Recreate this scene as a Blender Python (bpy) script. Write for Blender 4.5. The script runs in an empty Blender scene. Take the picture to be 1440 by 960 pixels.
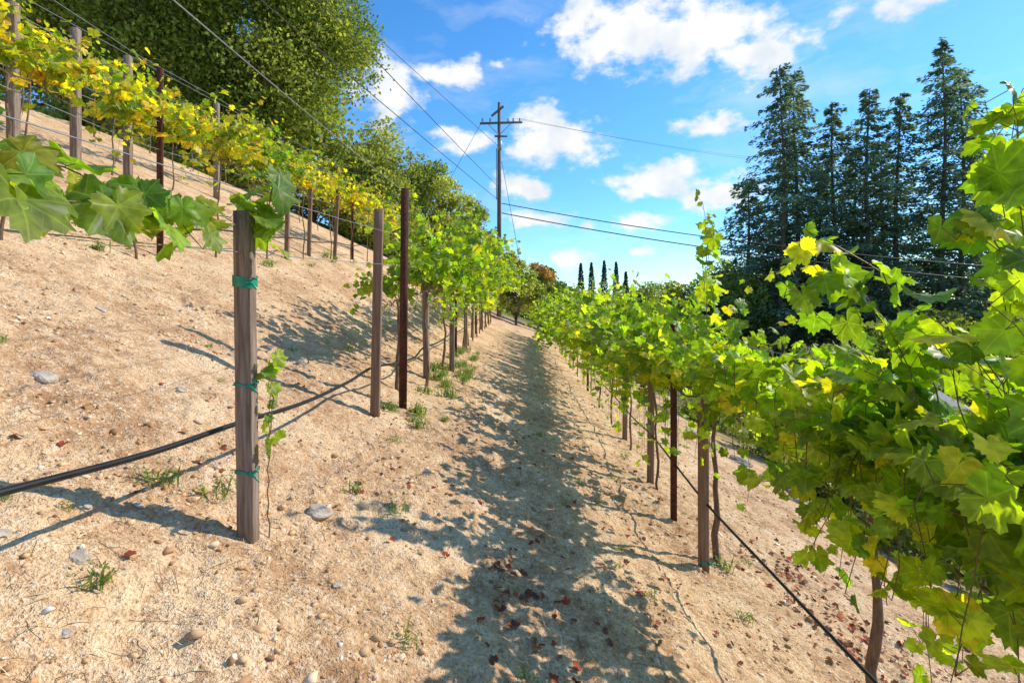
import bpy, math, random
import numpy as np
from mathutils import Vector, Matrix, noise
random.seed(7); rng=np.random.default_rng(7)
scene=bpy.context.scene
col=scene.collection
rad=math.radians

# ------------------------------------------------------------------ materials
def newmat(name):
    m=bpy.data.materials.new(name); m.use_nodes=True
    nt=m.node_tree; nt.nodes.clear()
    return m,nt
def N(nt,t,**k):
    n=nt.nodes.new(t)
    for a,b in k.items():
        if a in n.inputs: n.inputs[a].default_value=b
        else: setattr(n,a,b)
    return n
def ramp(nt,stops):
    r=nt.nodes.new('ShaderNodeValToRGB'); e=r.color_ramp.elements
    while len(e)<len(stops): e.new(0.5)
    for i,(p,c) in enumerate(stops):
        e[i].position=p; e[i].color=(c[0],c[1],c[2],1) if not np.isscalar(c) else (c,c,c,1)
    return r
def surf(name,c1,c2,scale=5,rough=.8,bump=.3,stretch=(1,1,1),metal=0,c3=None,bscale=None,dist=.01,det=4,spec=.5):
    m,nt=newmat(name); L=nt.links.new
    tc=N(nt,'ShaderNodeTexCoord'); mp=N(nt,'ShaderNodeMapping'); mp.inputs['Scale'].default_value=stretch
    L(tc.outputs['Object'],mp.inputs['Vector'])
    n1=N(nt,'ShaderNodeTexNoise',Scale=scale,Detail=det,Roughness=.65); L(mp.outputs[0],n1.inputs['Vector'])
    st=[(.32,c1),(.68,c2)] if c3 is None else [(.3,c1),(.5,c2),(.7,c3)]
    r=ramp(nt,st); L(n1.outputs['Fac'],r.inputs['Fac'])
    p=N(nt,'ShaderNodeBsdfPrincipled',Roughness=rough,Metallic=metal); p.inputs['Specular IOR Level'].default_value=spec
    if bump>.15:
        n2=N(nt,'ShaderNodeTexNoise',Scale=(bscale or scale*4),Detail=3,Roughness=.7); L(mp.outputs[0],n2.inputs['Vector'])
        b=N(nt,'ShaderNodeBump',Strength=bump,Distance=dist); L(n2.outputs['Fac'],b.inputs['Height']); L(b.outputs[0],p.inputs['Normal'])
    L(r.outputs[0],p.inputs['Base Color'])
    o=N(nt,'ShaderNodeOutputMaterial'); L(p.outputs[0],o.inputs['Surface'])
    return m
def leafmat(name,trans=.52,veins=True,tmul=(3.15,2.8,.42),rough=.45,spec=.35):
    m,nt=newmat(name); L=nt.links.new
    at=N(nt,'ShaderNodeAttribute',attribute_name='tint')
    colr=at.outputs['Color']
    if veins:
        tc=N(nt,'ShaderNodeTexCoord')
        nz=N(nt,'ShaderNodeTexNoise',Scale=35.,Detail=1); L(tc.outputs['Object'],nz.inputs['Vector'])
        rr=ramp(nt,[(.3,.72),(.7,1.28)]); L(nz.outputs['Fac'],rr.inputs['Fac'])
        mx=N(nt,'ShaderNodeMixRGB',blend_type='MULTIPLY'); mx.inputs[0].default_value=1
        L(colr,mx.inputs[1]); L(rr.outputs[0],mx.inputs[2]); colr=mx.outputs[0]
        uv=N(nt,'ShaderNodeUVMap',uv_map='UVMap')
        sp=N(nt,'ShaderNodeSeparateXYZ'); L(uv.outputs[0],sp.inputs[0])
        a=N(nt,'ShaderNodeMath',operation='ARCTAN2'); L(sp.outputs['X'],a.inputs[0]); L(sp.outputs['Y'],a.inputs[1])
        pp=N(nt,'ShaderNodeMath',operation='PINGPONG'); L(a.outputs[0],pp.inputs[0]); pp.inputs[1].default_value=rad(25.5)
        ln=N(nt,'ShaderNodeVectorMath',operation='LENGTH'); L(uv.outputs[0],ln.inputs[0])
        ds=N(nt,'ShaderNodeMath',operation='MULTIPLY'); L(pp.outputs[0],ds.inputs[0]); L(ln.outputs['Value'],ds.inputs[1])
        s1=N(nt,'ShaderNodeMath',operation='SUBTRACT'); L(ln.outputs['Value'],s1.inputs[0]); L(ds.outputs[0],s1.inputs[1])
        s2=N(nt,'ShaderNodeMath',operation='PINGPONG'); L(s1.outputs[0],s2.inputs[0]); s2.inputs[1].default_value=.085
        mr=N(nt,'ShaderNodeMapRange'); L(ds.outputs[0],mr.inputs['Value']); mr.inputs['From Min'].default_value=.008; mr.inputs['From Max'].default_value=.03; mr.inputs['To Min'].default_value=1; mr.inputs['To Max'].default_value=0
        mr2=N(nt,'ShaderNodeMapRange'); L(s2.outputs[0],mr2.inputs['Value']); mr2.inputs['From Min'].default_value=.0; mr2.inputs['From Max'].default_value=.014; mr2.inputs['To Min'].default_value=.55; mr2.inputs['To Max'].default_value=0
        mxx=N(nt,'ShaderNodeMath',operation='MAXIMUM'); L(mr.outputs[0],mxx.inputs[0]); L(mr2.outputs[0],mxx.inputs[1])
        vm=N(nt,'ShaderNodeMixRGB',blend_type='ADD')
        sc=N(nt,'ShaderNodeMath',operation='MULTIPLY'); L(mxx.outputs[0],sc.inputs[0]); sc.inputs[1].default_value=.8
        L(sc.outputs[0],vm.inputs[0]); L(colr,vm.inputs[1]); vm.inputs[2].default_value=(.09,.11,.02,1); colr=vm.outputs[0]
    p=N(nt,'ShaderNodeBsdfPrincipled',Roughness=rough); p.inputs['Specular IOR Level'].default_value=spec
    L(colr,p.inputs['Base Color'])
    tm=N(nt,'ShaderNodeMixRGB',blend_type='MULTIPLY'); tm.inputs[0].default_value=1; L(colr,tm.inputs[1]); tm.inputs[2].default_value=(*tmul,1)
    t=N(nt,'ShaderNodeBsdfTranslucent'); L(tm.outputs[0],t.inputs['Color'])
    ms=N(nt,'ShaderNodeMixShader'); ms.inputs[0].default_value=trans; L(p.outputs[0],ms.inputs[1]); L(t.outputs[0],ms.inputs[2])
    o=N(nt,'ShaderNodeOutputMaterial'); L(ms.outputs[0],o.inputs['Surface'])
    return m
def drymat(name):
    m,nt=newmat(name); at=N(nt,'ShaderNodeAttribute',attribute_name='tint')
    p=N(nt,'ShaderNodeBsdfPrincipled',Roughness=.85); p.inputs['Specular IOR Level'].default_value=.15
    nt.links.new(at.outputs['Color'],p.inputs['Base Color']); o=N(nt,'ShaderNodeOutputMaterial'); nt.links.new(p.outputs[0],o.inputs['Surface']); return m
M_vine=leafmat('vine_leaf')
M_tree=leafmat('tree_leaf',trans=.42,veins=False,tmul=(2.2,2.1,.8),rough=.6,spec=.25)
M_con=leafmat('conifer_needles',trans=.4,veins=False,tmul=(1.7,1.7,1.),rough=.7,spec=.2)
M_dry=drymat('dry_straw')
M_wood=surf('weathered_wood',(.10,.062,.042),(.25,.17,.12),scale=3,rough=.85,bump=.7,stretch=(16,16,1.),c3=(.36,.28,.22),bscale=8)
M_wood2=surf('brown_stake_wood',(.15,.08,.045),(.30,.18,.11),scale=3,rough=.85,bump=.6,stretch=(16,16,1.),bscale=8)
M_rust=surf('rusty_steel',(.045,.014,.008),(.15,.045,.02),scale=18,rough=.8,bump=.4,metal=.2,stretch=(1,1,.4))
M_bark=surf('vine_bark',(.10,.055,.035),(.30,.19,.12),scale=6,rough=.95,bump=1.,stretch=(8,8,1.2))
M_cane=surf('green_cane',(.10,.10,.02),(.22,.11,.05),scale=9,rough=.6,bump=.1)
M_tbark=surf('tree_bark',(.08,.06,.045),(.2,.15,.11),scale=2,rough=.95,bump=.1,stretch=(4,4,.6))
M_hose=surf('black_hose_plastic',(.006,.006,.007),(.018,.017,.017),scale=12,rough=.42,bump=.08,spec=.35)
M_wire=surf('galvanised_wire',(.25,.25,.26),(.40,.40,.40),scale=20,rough=.45,bump=.1,metal=.6)
M_cable=surf('black_cable',(.02,.02,.022),(.04,.04,.04),scale=5,rough=.6,bump=.05)
M_tie=surf('green_tie_tape',(.0,.18,.11),(.01,.32,.2),scale=30,rough=.35,bump=.2)
M_rock=surf('rock',(.34,.26,.19),(.62,.52,.40),scale=14,rough=.9,bump=.6)
M_grock=surf('grey_rock',(.20,.17,.135),(.42,.37,.30),scale=5,rough=.9,bump=.6)
M_pole=surf('pole_wood',(.10,.085,.075),(.22,.19,.17),scale=3,rough=.9,bump=.1,stretch=(6,6,.5))
M_metal=surf('grey_transformer_steel',(.25,.26,.27),(.34,.35,.36),scale=3,rough=.5,bump=.05,metal=.3)
M_ins=surf('insulator_porcelain',(.25,.27,.3),(.4,.42,.45),scale=3,rough=.3,bump=.0)
M_wall=surf('stucco_wall',(.55,.52,.47),(.62,.6,.55),scale=6,rough=.9,bump=.1)
M_roof=surf('shingle_roof',(.10,.10,.105),(.22,.22,.23),scale=4,rough=.9,bump=.6,stretch=(1,6,1))
M_glass=surf('window_glass',(.03,.04,.05),(.05,.06,.08),scale=1,rough=.1,bump=0)
M_door=surf('door_paint',(.12,.06,.035),(.16,.08,.05),scale=2,rough=.5,bump=.1)

# ------------------------------------------------------------------ mesh helpers
def mkmesh(name,V,T,uv=None,tint=None,mat=None,smooth=False):
    V=np.asarray(V,dtype=np.float32); T=np.asarray(T,dtype=np.int32)
    me=bpy.data.meshes.new(name)
    me.vertices.add(len(V)); me.vertices.foreach_set('co',V.ravel())
    k=T.shape[1]
    me.loops.add(T.size); me.loops.foreach_set('vertex_index',T.ravel())
    me.polygons.add(len(T))
    me.polygons.foreach_set('loop_start',np.arange(0,T.size,k,dtype=np.int32))
    me.polygons.foreach_set('loop_total',np.full(len(T),k,dtype=np.int32))
    if smooth: me.polygons.foreach_set('use_smooth',np.ones(len(T),dtype=bool))
    me.update(calc_edges=True)
    if uv is not None:
        u=me.uv_layers.new(name='UVMap'); u.data.foreach_set('uv',np.asarray(uv,dtype=np.float32)[T.ravel()].ravel())
    if tint is not None:
        a=me.attributes.new('tint','FLOAT_COLOR','FACE')
        c=np.ones((len(T),4),dtype=np.float32); c[:,:3]=tint; a.data.foreach_set('color',c.ravel())
    if mat: me.materials.append(mat)
    return me
def add(name,me,loc=(0,0,0),parent=None,**props):
    o=bpy.data.objects.new(name,me); o.location=loc; col.objects.link(o)
    if parent is not None: o.parent=parent
    for k,v in props.items(): o[k]=v
    return o
def empty(name,loc,**props):
    o=add(name,None,loc,**props); o.empty_display_size=.1; return o
class MB:
    def __init__(s): s.V=[];s.T=[];s.n=0
    def add(s,V,T):
        V=np.asarray(V,float);T=np.asarray(T,int); s.V.append(V); s.T.append(T+s.n); s.n+=len(V)
    def tube(s,pts,r,k=6,cap=True):
        pts=np.asarray(pts,float); n=len(pts)
        r=np.full(n,r,float) if np.isscalar(r) else np.asarray(r,float)
        t=np.gradient(pts,axis=0); t/=np.linalg.norm(t,axis=1)[:,None]+1e-9
        ref=np.array([0,0,1.]) if abs(t[0][2])<.8 else np.array([1.,0,0])
        V=[]
        a=np.arange(k)*2*math.pi/k
        for i in range(n):
            u=np.cross(t[i],ref); u/=np.linalg.norm(u)+1e-9; v=np.cross(t[i],u); ref2=np.cross(u,t[i]); ref=ref2/(np.linalg.norm(ref2)+1e-9)
            V.append(pts[i]+r[i]*(np.cos(a)[:,None]*u+np.sin(a)[:,None]*v))
        V=np.vstack(V); T=[]
        for i in range(n-1):
            for j in range(k):
                A=i*k+j;B=i*k+(j+1)%k;C=A+k;D=B+k
                T+= [(A,B,D),(A,D,C)]
        if cap:
            for j in range(1,k-1):
                T.append((0,j+1,j)); T.append(((n-1)*k,(n-1)*k+j,(n-1)*k+j+1))
        s.add(V,T)
    def prism(s,poly,z0,z1,segs=1,jit=0,taper=1.,xf=None):
        k=len(poly);V=[]
        for i in range(segs+1):
            f=i/segs; sc=1+(taper-1)*f
            jx,jy=random.uniform(-jit,jit),random.uniform(-jit,jit)
            for p in poly: V.append((p[0]*sc+jx,p[1]*sc+jy,z0+(z1-z0)*f))
        T=[]
        for i in range(segs):
            for j in range(k):
                A=i*k+j;B=i*k+(j+1)%k;T+=[(A,B,B+k),(A,B+k,A+k)]
        for j in range(1,k-1):
            T.append((0,j+1,j)); b=segs*k; T.append((b,b+j,b+j+1))
        V=np.array(V)
        s.add(V,T)
    def box(s,c,d,rot=None):
        x,y,z=[q/2 for q in d]
        V=np.array([(-x,-y,-z),(x,-y,-z),(x,y,-z),(-x,y,-z),(-x,-y,z),(x,-y,z),(x,y,z),(-x,y,z)])
        if rot is not None: V=np.array([rot@Vector(v) for v in V])
        T=[(0,2,1),(0,3,2),(4,5,6),(4,6,7),(0,1,5),(0,5,4),(1,2,6),(1,6,5),(2,3,7),(2,7,6),(3,0,4),(3,4,7)]
        s.add(V+np.array(c),T)
    def mesh(s,name,mat,smooth=False):
        return mkmesh(name,np.vstack(s.V),np.vstack(s.T),mat=mat,smooth=smooth)

# ------------------------------------------------------------------ terrain
def sm(x,a,b):
    t=min(1,max(0,(x-a)/(b-a))); return t*t*(3-2*t)
def ground(x,y):
    if x<-12: z=-1.675+6-.12*(x+12)
    elif x<-1.25: z=-1.675-.5*x
    elif x<4.6: z=-1.5-.36*x
    elif x<21: z=-3.156-.42*(x-4.6)
    else: z=-10.04
    z+=.08*min(max(0,y-6),9)*sm(-x,1.6,4.2)
    if y>55: z=z+( -3-z)*sm(y,55,130)*.9
    return z
def relief(x,y):
    v=Vector((x,y,0))
    a=.04*noise.noise(v*1.1)+.032*noise.noise(v*3.7)
    d=math.hypot(x,y)
    if d<16:
        n7=noise.noise(v*7+Vector((5,2,0)))
        sm_=.45+.55*min(1,max(0,.5+1.6*noise.noise(v*.9+Vector((3,3,0)))))
        a+=sm_*(.018*noise.noise(v*12)+.014*noise.noise(v*25)*(1+n7)+.018*max(0,n7)+.036*max(0,noise.noise(v*18+Vector((1,8,0)))-.12))
    a-=.03*math.exp(-((x-.05)/.35)**2)
    return a
def gz(x,y): return ground(x,y)+relief(x,y)

def axis(lo,hi,d,far_lo,far_hi,g=1.12):
    a=list(np.arange(lo,hi,d)); s=d;x=a[-1]
    while x<far_hi: s*=g; x+=s; a.append(x)
    s=d;x=a[0];b=[]
    while x>far_lo: s*=g; x-=s; b.append(x)
    return np.array(b[::-1]+a)
xs=axis(-4.0,3.6,.019,-900,900,1.09); ys=axis(.95,5.5,.019,-300,1800,1.05)
nx,ny=len(xs),len(ys)
V=np.zeros((nx*ny,3)); i=0
for y in ys:
    for x in xs:
        V[i]=(x,y,gz(x,y)); i+=1
ii,jj=np.meshgrid(np.arange(nx-1),np.arange(ny-1)); A=(jj*nx+ii).ravel()
Q=np.stack([A,A+1,A+1+nx,A+nx],1)
m,nt=newmat('dry_hillside_soil'); L=nt.links.new
g=N(nt,'ShaderNodeNewGeometry'); pos=g.outputs['Position']
def nz(scale,det=4,ro=.65):
    n=N(nt,'ShaderNodeTexNoise',Scale=scale,Detail=det,Roughness=ro); L(pos,n.inputs['Vector']); return n.outputs['Fac']
def mix(f,a,b,t='MIX'):
    n=N(nt,'ShaderNodeMixRGB',blend_type=t)
    for s,v in ((0,f),(1,a),(2,b)):
        if hasattr(v,'links'): L(v,n.inputs[s])
        elif np.isscalar(v): n.inputs[s].default_value=v
        else: n.inputs[s].default_value=(*v,1)
    return n.outputs[0]
def rp(src,st):
    r=ramp(nt,st); L(src,r.inputs['Fac']); return r.outputs[0]
fine=nz(60,3,.8); big=nz(1.3,5,.72); med=nz(11,4,.75)
c=rp(big,[(.38,(.50,.28,.14)),(.5,(.70,.435,.23)),(.62,(.86,.60,.35))])
c=mix(rp(med,[(.48,0.),(.64,.6)]),c,(.90,.66,.41))
c=mix(rp(med,[(.32,.7),(.45,0.)]),c,(.38,.195,.095))
c=mix(rp(fine,[(.36,.75),(.5,0.)]),c,(.30,.155,.075))
vo=N(nt,'ShaderNodeTexVoronoi',Scale=70.); L(pos,vo.inputs['Vector'])
c=mix(rp(vo.outputs['Color'],[(.72,0.),(.85,.5)]),c,(.90,.74,.54))
sp=N(nt,'ShaderNodeSeparateXYZ'); L(pos,sp.inputs[0])
far=rp(big,[(.4,(.07,.10,.03)),(.6,(.24,.20,.09))])
mr=N(nt,'ShaderNodeMapRange'); L(sp.outputs['X'],mr.inputs['Value']); mr.inputs['From Min'].default_value=4.8; mr.inputs['From Max'].default_value=6.5
c=mix(mr.outputs[0],c,far)
mr=N(nt,'ShaderNodeMapRange'); L(sp.outputs['Y'],mr.inputs['Value']); mr.inputs['From Min'].default_value=38; mr.inputs['From Max'].default_value=55
c=mix(mr.outputs[0],c,far)
hm=N(nt,'ShaderNodeMath',operation='MULTIPLY_ADD'); L(fine,hm.inputs[0]); hm.inputs[1].default_value=.5; L(med,hm.inputs[2])
b1=N(nt,'ShaderNodeBump',Strength=.9,Distance=.04); L(hm.outputs[0],b1.inputs['Height'])
p=N(nt,'ShaderNodeBsdfPrincipled',Roughness=.95); p.inputs['Specular IOR Level'].default_value=.05
L(c,p.inputs['Base Color']); L(b1.outputs[0],p.inputs['Normal'])
o=N(nt,'ShaderNodeOutputMaterial'); L(p.outputs[0],o.inputs['Surface'])
add('ground',mkmesh('ground',V,Q,mat=m,smooth=True),kind='structure')

# ------------------------------------------------------------------ leaf templates
CT=[(0,1.),(13,.88),(28,.68),(40,.82),(51,.93),(64,.82),(80,.66),(92,.75),(104,.82),(120,.72),(140,.66),(160,.56),(172,.38),(180,.05)]
ca=np.array([c[0] for c in CT],float); cr=np.array([c[1] for c in CT])
def outline(n,ser,r2):
    th=np.linspace(-180,180,n,endpoint=False)+180/n
    r=np.interp(np.abs(th),ca,cr)*(1+r2.normal(0,.035,n))
    if ser: r*=1+ser*np.where(np.arange(n)%2==0,1,-1)*np.interp(np.abs(th),[0,150,180],[1,1,0])
    return np.radians(th),r
def shape(x,y,q):
    r=np.hypot(x,y); th=np.arctan2(x,y)
    return -q[0]*r*r+q[1]*np.abs(x)+q[2]*np.cos(th*360/51)*r*.12+q[3]*x*y+q[4]*np.sin(th*3+q[5])*r*r*.2
def leaf_t(kind,seed):
    r2=np.random.default_rng(seed); q=[r2.uniform(.05,.5),r2.uniform(-.1,.5),r2.uniform(.3,1.2),r2.uniform(-.3,.3),r2.uniform(-1.2,1.2),r2.uniform(0,6)]
    n={'hi':48,'mid':20,'lo':8}[kind]
    th,r=outline(n,{'hi':.055,'mid':.03,'lo':0}[kind],r2)
    P=[(0,0)];T=[]
    if kind=='hi':
        h=n//2
        for k in range(h): P.append((math.sin(th[2*k])*r[2*k]*.52,math.cos(th[2*k])*r[2*k]*.52))
        for k in range(n): P.append((math.sin(th[k])*r[k],math.cos(th[k])*r[k]))
        for k in range(h):
            a=1+k;b=1+(k+1)%h;o0=1+h+2*k;o1=o0+1;o2=1+h+(2*k+2)%n
            if k<h-1: T.append((0,a,b))
            T+= [(a,o0,o1)]
            if k<h-1: T+=[(a,o1,b),(b,o1,o2)]
    else:
        for k in range(n): P.append((math.sin(th[k])*r[k],math.cos(th[k])*r[k]))
        for k in range(n-1): T.append((0,1+k,2+k))
    P=np.array(P); z=shape(P[:,0],P[:,1],q)
    return np.column_stack([P,z]),np.array(T),P
TPL={k:[leaf_t(k,s+10) for s in range({'hi':10,'mid':6,'lo':4}[k])] for k in ('hi','mid','lo')}
def norm(a): return a/(np.linalg.norm(a,axis=1)[:,None]+1e-9)
def leaves(C,Nn,Tp,S,kind,tint,name,mat=None):
    Vs=[];Ts=[];U=[];K=[];off=0
    Nn=norm(Nn); Y=norm(Tp-(Tp*Nn).sum(1)[:,None]*Nn); X=np.cross(Y,Nn)
    var=rng.integers(0,len(TPL[kind]),len(C))
    for v,(P,T,uv) in enumerate(TPL[kind]):
        I=np.where(var==v)[0]
        if len(I)==0: continue
        W=C[I][:,None,:]+S[I][:,None,None]*(P[None,:,0:1]*X[I][:,None,:]+P[None,:,1:2]*Y[I][:,None,:]+P[None,:,2:3]*Nn[I][:,None,:])
        k=len(P)
        Vs.append(W.reshape(-1,3)); Ts.append((T[None]+ (np.arange(len(I))*k)[:,None,None]).reshape(-1,3)+off); off+=k*len(I)
        U.append(np.tile(uv,(len(I),1))); K.append(np.repeat(tint[I],len(T),axis=0))
    return mkmesh(name,np.vstack(Vs),np.vstack(Ts),uv=np.vstack(U),tint=np.vstack(K),mat=mat or M_vine,smooth=(kind=='hi'))
PAL={'green':[((.09,.18,.022),4),((.14,.245,.025),5),((.22,.32,.028),4),((.34,.38,.03),.8)],
 'bright':[((.10,.19,.022),3.5),((.16,.265,.025),5),((.25,.35,.028),3.5),((.38,.40,.03),1.)],
 'yellow':[((.12,.21,.022),4),((.21,.30,.025),4),((.35,.38,.03),3),((.46,.42,.05),1),((.32,.16,.04),.15)],
 'gold':[((.12,.20,.022),3),((.23,.30,.025),4),((.38,.37,.03),4),((.52,.43,.05),2.2),((.42,.24,.04),.5)],
 'mid':[((.10,.20,.022),4),((.16,.27,.026),4),((.26,.34,.03),2),((.38,.39,.04),.5)],
 'near':[((.09,.175,.022),4),((.14,.235,.026),4),((.23,.30,.03),2.5)]}
def tints(n,pal):
    cs=np.array([c for c,w in PAL[pal]]); w=np.array([w for c,w in PAL[pal]]); w=w/w.sum()
    t=cs[rng.choice(len(cs),n,p=w)]
    return t*rng.uniform(.7,1.25,(n,1))*rng.uniform(.92,1.08,(n,3))
ELEV=35; AZ=23
SUN=Vector((math.cos(rad(ELEV))*math.cos(rad(AZ)),math.cos(rad(ELEV))*math.sin(rad(AZ)),math.sin(rad(ELEV))))
def shoots_to_parts(paths,leafsize,kind,pal,root,petiole=.05,skip=2,rcane=.0035,k=4,tipshrink=True,dbl=0.):
    mb=MB();C=[];Nn=[];Tp=[];S=[]
    root=np.array(root)
    for P in paths:
        P=np.array(P)
        mb.tube(P-root,np.linspace(rcane,rcane*.4,len(P)),k=k,cap=False)
        for i in range(skip,len(P)):
          for rep in range(2 if rng.random()<dbl else 1):
            d=P[i]-P[i-1]; d/=np.linalg.norm(d)+1e-9
            side=np.cross(d,[0,0,1])+rng.normal(0,.35,3); side/=np.linalg.norm(side)
            if (i+rep)%2: side=-side
            pe=side*petiole+np.array([0,0,petiole*.4])
            c=P[i]+pe*rng.uniform(.7,1.4)
            if kind!='lo': mb.tube(np.array([P[i],c])-root,rcane*.4,k=3,cap=False)
            C.append(c)
            out=side.copy(); out[2]=0
            n=out*rng.uniform(.1,.9)+np.array([0,0,rng.uniform(.2,1.0)])+np.array([.25,-.1,0])+rng.normal(0,.42,3)
            t=out*.7+np.array([0,0,-rng.uniform(.2,1.2)])+rng.normal(0,.3,3)
            Nn.append(n);Tp.append(t)
            f=i/len(P); S.append(leafsize*rng.uniform(.5,1.15)*((1-.55*max(0,f-.6)/.4) if tipshrink else 1))
    C=np.array(C)-root
    T=tints(len(C),pal)
    return mb.mesh('cane',M_cane),leaves(C,np.array(Nn),np.array(Tp),np.array(S),kind,T,'foliage')
def shoot(x,y,z,up,lean,side,n,step=.065,droop=.07):
    P=[np.array([x,y,z])]; d=np.array([side*lean,rng.normal(0,.25),up])
    d/=np.linalg.norm(d)
    for i in range(n):
        P.append(P[-1]+d*step); d=d+np.array([rng.normal(0,.08)+side*.02,rng.normal(0,.08),-droop*rng.uniform(.5,1.5)]); d/=np.linalg.norm(d)
    return P
def pathpts(P,n):
    P=np.array(P,float); t=np.linspace(0,len(P)-1,n)
    return [np.array([np.interp(q,range(len(P)),P[:,k]) for k in range(3)])+rng.normal(0,.006,3) for q in t]
def trunk_mesh(root,ch,arms,th=.03):
    mb=MB(); n=10;P=[];x=y=0
    for i in range(n+1):
        f=i/n; P.append((x,y,-.05+f*(ch+.05))); x+=random.uniform(-.02,.02); y+=random.uniform(-.025,.025)
    mb.tube(P,[th*(1.25-.5*i/n)*random.uniform(.85,1.15) for i in range(n+1)],k=8)
    top=np.array(P[-1])
    for s,a in ((1,arms),(-1,arms)):
        Q=[top+np.array([random.uniform(-.015,.015),s*a*j/6,.03*math.sin(j)]) for j in range(7)]; Q[0]=top
        mb.tube(Q,np.linspace(th*.6,th*.3,7),k=6)
    return mb.mesh('trunk',M_bark,True)
def vine(x,y,ch,nsh,length,kind,pal,size,group,label,arms=.75,lean=.45,steps=(10,17),th=.022,droop=.07,extra=None,upr=(.8,1.2),dbl=0.,side=.5,hang=0,hl=.45,hside=.4):
    z=gz(x,y); root=(x,y,z)
    e=empty('grapevine',root,label=label,category='grapevine',group=group)
    add('trunk',trunk_mesh(root,ch,arms,th),parent=e)
    paths=list(extra or [])
    for i in range(nsh):
        sy=y+rng.uniform(-arms,arms); s=1 if rng.random()<side else -1
        n=int(rng.integers(*steps)); st=length/14
        paths.append(shoot(x+rng.normal(0,.03),sy,z+ch+rng.uniform(-.02,.05),rng.uniform(*upr),abs(rng.normal(lean,.25)),s,n,step=st,droop=droop*rng.uniform(.4,1.6)))
    for i in range(hang):
        sy=y+rng.uniform(-arms,arms); s=1 if rng.random()<hside else -1; o1=rng.uniform(.15,.35); l=hl*rng.uniform(.4,1.1)
        paths.append(pathpts([(x,sy,z+ch+.1),(x+s*o1*.6,sy,z+ch+.28),(x+s*o1,sy+.03,z+ch+.15),(x+s*(o1+.04),sy+rng.uniform(-.1,.1),z+ch+.1-l)],11))
    if paths:
        a,b=shoots_to_parts(paths,size,kind,pal,root,petiole=size*.45,dbl=dbl)
        add('cane',a,parent=e); add('foliage',b,parent=e)
    return e
GR='grapevines trained along the downhill trellis row'
LR='leafy green grapevine with broad lobed leaves on wire trellis'
ex1=[pathpts([(1.5,1.4,-.9),(1.48,1.45,-.2),(1.45,1.45,.3),(1.32,1.42,.55)],18),
     pathpts([(1.5,1.5,-.9),(1.5,1.55,-.2),(1.52,1.58,.35),(1.5,1.5,.62)],18),
     pathpts([(1.5,1.35,-.9),(1.48,1.4,-.1),(1.38,1.38,.4),(1.3,1.33,.52)],18),
     pathpts([(1.5,1.7,-.9),(1.45,1.75,-.3),(1.3,1.8,.1),(1.08,1.78,.22),(.94,1.78,.12)],17),
     pathpts([(1.5,1.8,-.9),(1.45,1.8,-.35),(1.3,1.85,.0),(1.12,1.86,.10),(.98,1.85,.02)],17),
     pathpts([(1.5,1.3,-.9),(1.42,1.3,-.3),(1.3,1.32,.05),(1.2,1.3,.2),(1.13,1.3,.16)],17)]
for i in range(14):
    yy=1.2+.07*i; ex1.append(pathpts([(1.5,yy,-.75),(1.36,yy,-.45),(1.20+rng.uniform(-.08,.1),yy+.03,-.5),(1.16+rng.uniform(-.08,.14),yy+.05,-.8-rng.uniform(0,.3))],12))
for i in range(7):
    yy=1.15+.09*i; ex1.append(pathpts([(1.6,yy,-.8),(1.5,yy,-.6),(1.42,yy+.03,-.8),(1.36+rng.uniform(-.08,.1),yy+.05,-1.2)],10))
for i in range(5):
    yy=1.2+.17*i; ex1.append(pathpts([(1.5,yy,-.8),(1.4,yy,-.5),(1.34,yy+.03,-.2),(1.2+rng.uniform(-.1,.1),yy+.05,.0)],12))
ex2=[]
for i in range(13):
    yy=1.8+.13*i; ex2.append(pathpts([(1.6,yy,-.75),(1.42,yy,-.35),(1.26+rng.uniform(-.08,.08),yy+.03,-.35),(1.2+rng.uniform(-.08,.12),yy+.05,-.7-rng.uniform(0,.25))],13))
ex3=[pathpts([(1.5,3.7,-.9),(1.46,3.7,-.1),(1.42,3.72,.4),(1.38,3.7,.72)],18),
     pathpts([(1.5,3.9,-.9),(1.5,3.95,-.1),(1.52,4,.45),(1.5,4.0,.62)],17),
     pathpts([(1.5,3.8,-.9),(1.45,3.8,-.1),(1.44,3.78,.35),(1.45,3.8,.55)],17)]
vine(1.7,1.3,1.15,32,1.05,'hi','bright',.108,GR,LR,arms=.72,extra=ex1,lean=.42,steps=(9,15),upr=(.4,1.1),side=.55)
vine(1.78,2.5,1.2,38,1.0,'hi','bright',.102,GR,LR,arms=.85,extra=ex2,lean=.45,steps=(9,15),upr=(.4,1.1),side=.5,hang=10,hl=.5,hside=.6)
vine(1.66,4.15,1.25,42,1.1,'hi','bright',.096,GR,LR,arms=.9,extra=ex3,lean=.42,steps=(9,15),upr=(.4,1.1),side=.5,hang=16,hl=.5)
y=5.7
while y<27:
    k='mid' if y<13 else 'lo'
    vine(1.6+ (y-5)*.035,y,1.22,42 if y<13 else 36,1.28+.03*(y-5),k,'bright' if rng.random()<.6 else 'mid',.105 if y<13 else .135,GR,LR,arms=.85,steps=(9,16),upr=(.3,1.2),lean=.36,droop=.07,dbl=.05,th=.013,hang=26,hl=.85)
    y+=1.6
GL='grapevines trained along the row beside the path'
LL='green and yellowing grapevine hanging from trellis wires'
y=6.7
while y<29:
    vine(-1.12,y,1.22,(36 if y<14 else 34),1.25+.05*(y-6),'mid' if y<14 else 'lo','green' if y<8 else('mid' if y<14 else ('yellow' if rng.random()<.5 else 'mid')),.095 if y<14 else .14,GL,LL,arms=.85,lean=.28,steps=(9,17),dbl=.05,droop=.065,upr=(.4,1.25),th=.018,hang=12,hl=.5,hside=.6)
    y+=1.6
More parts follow.
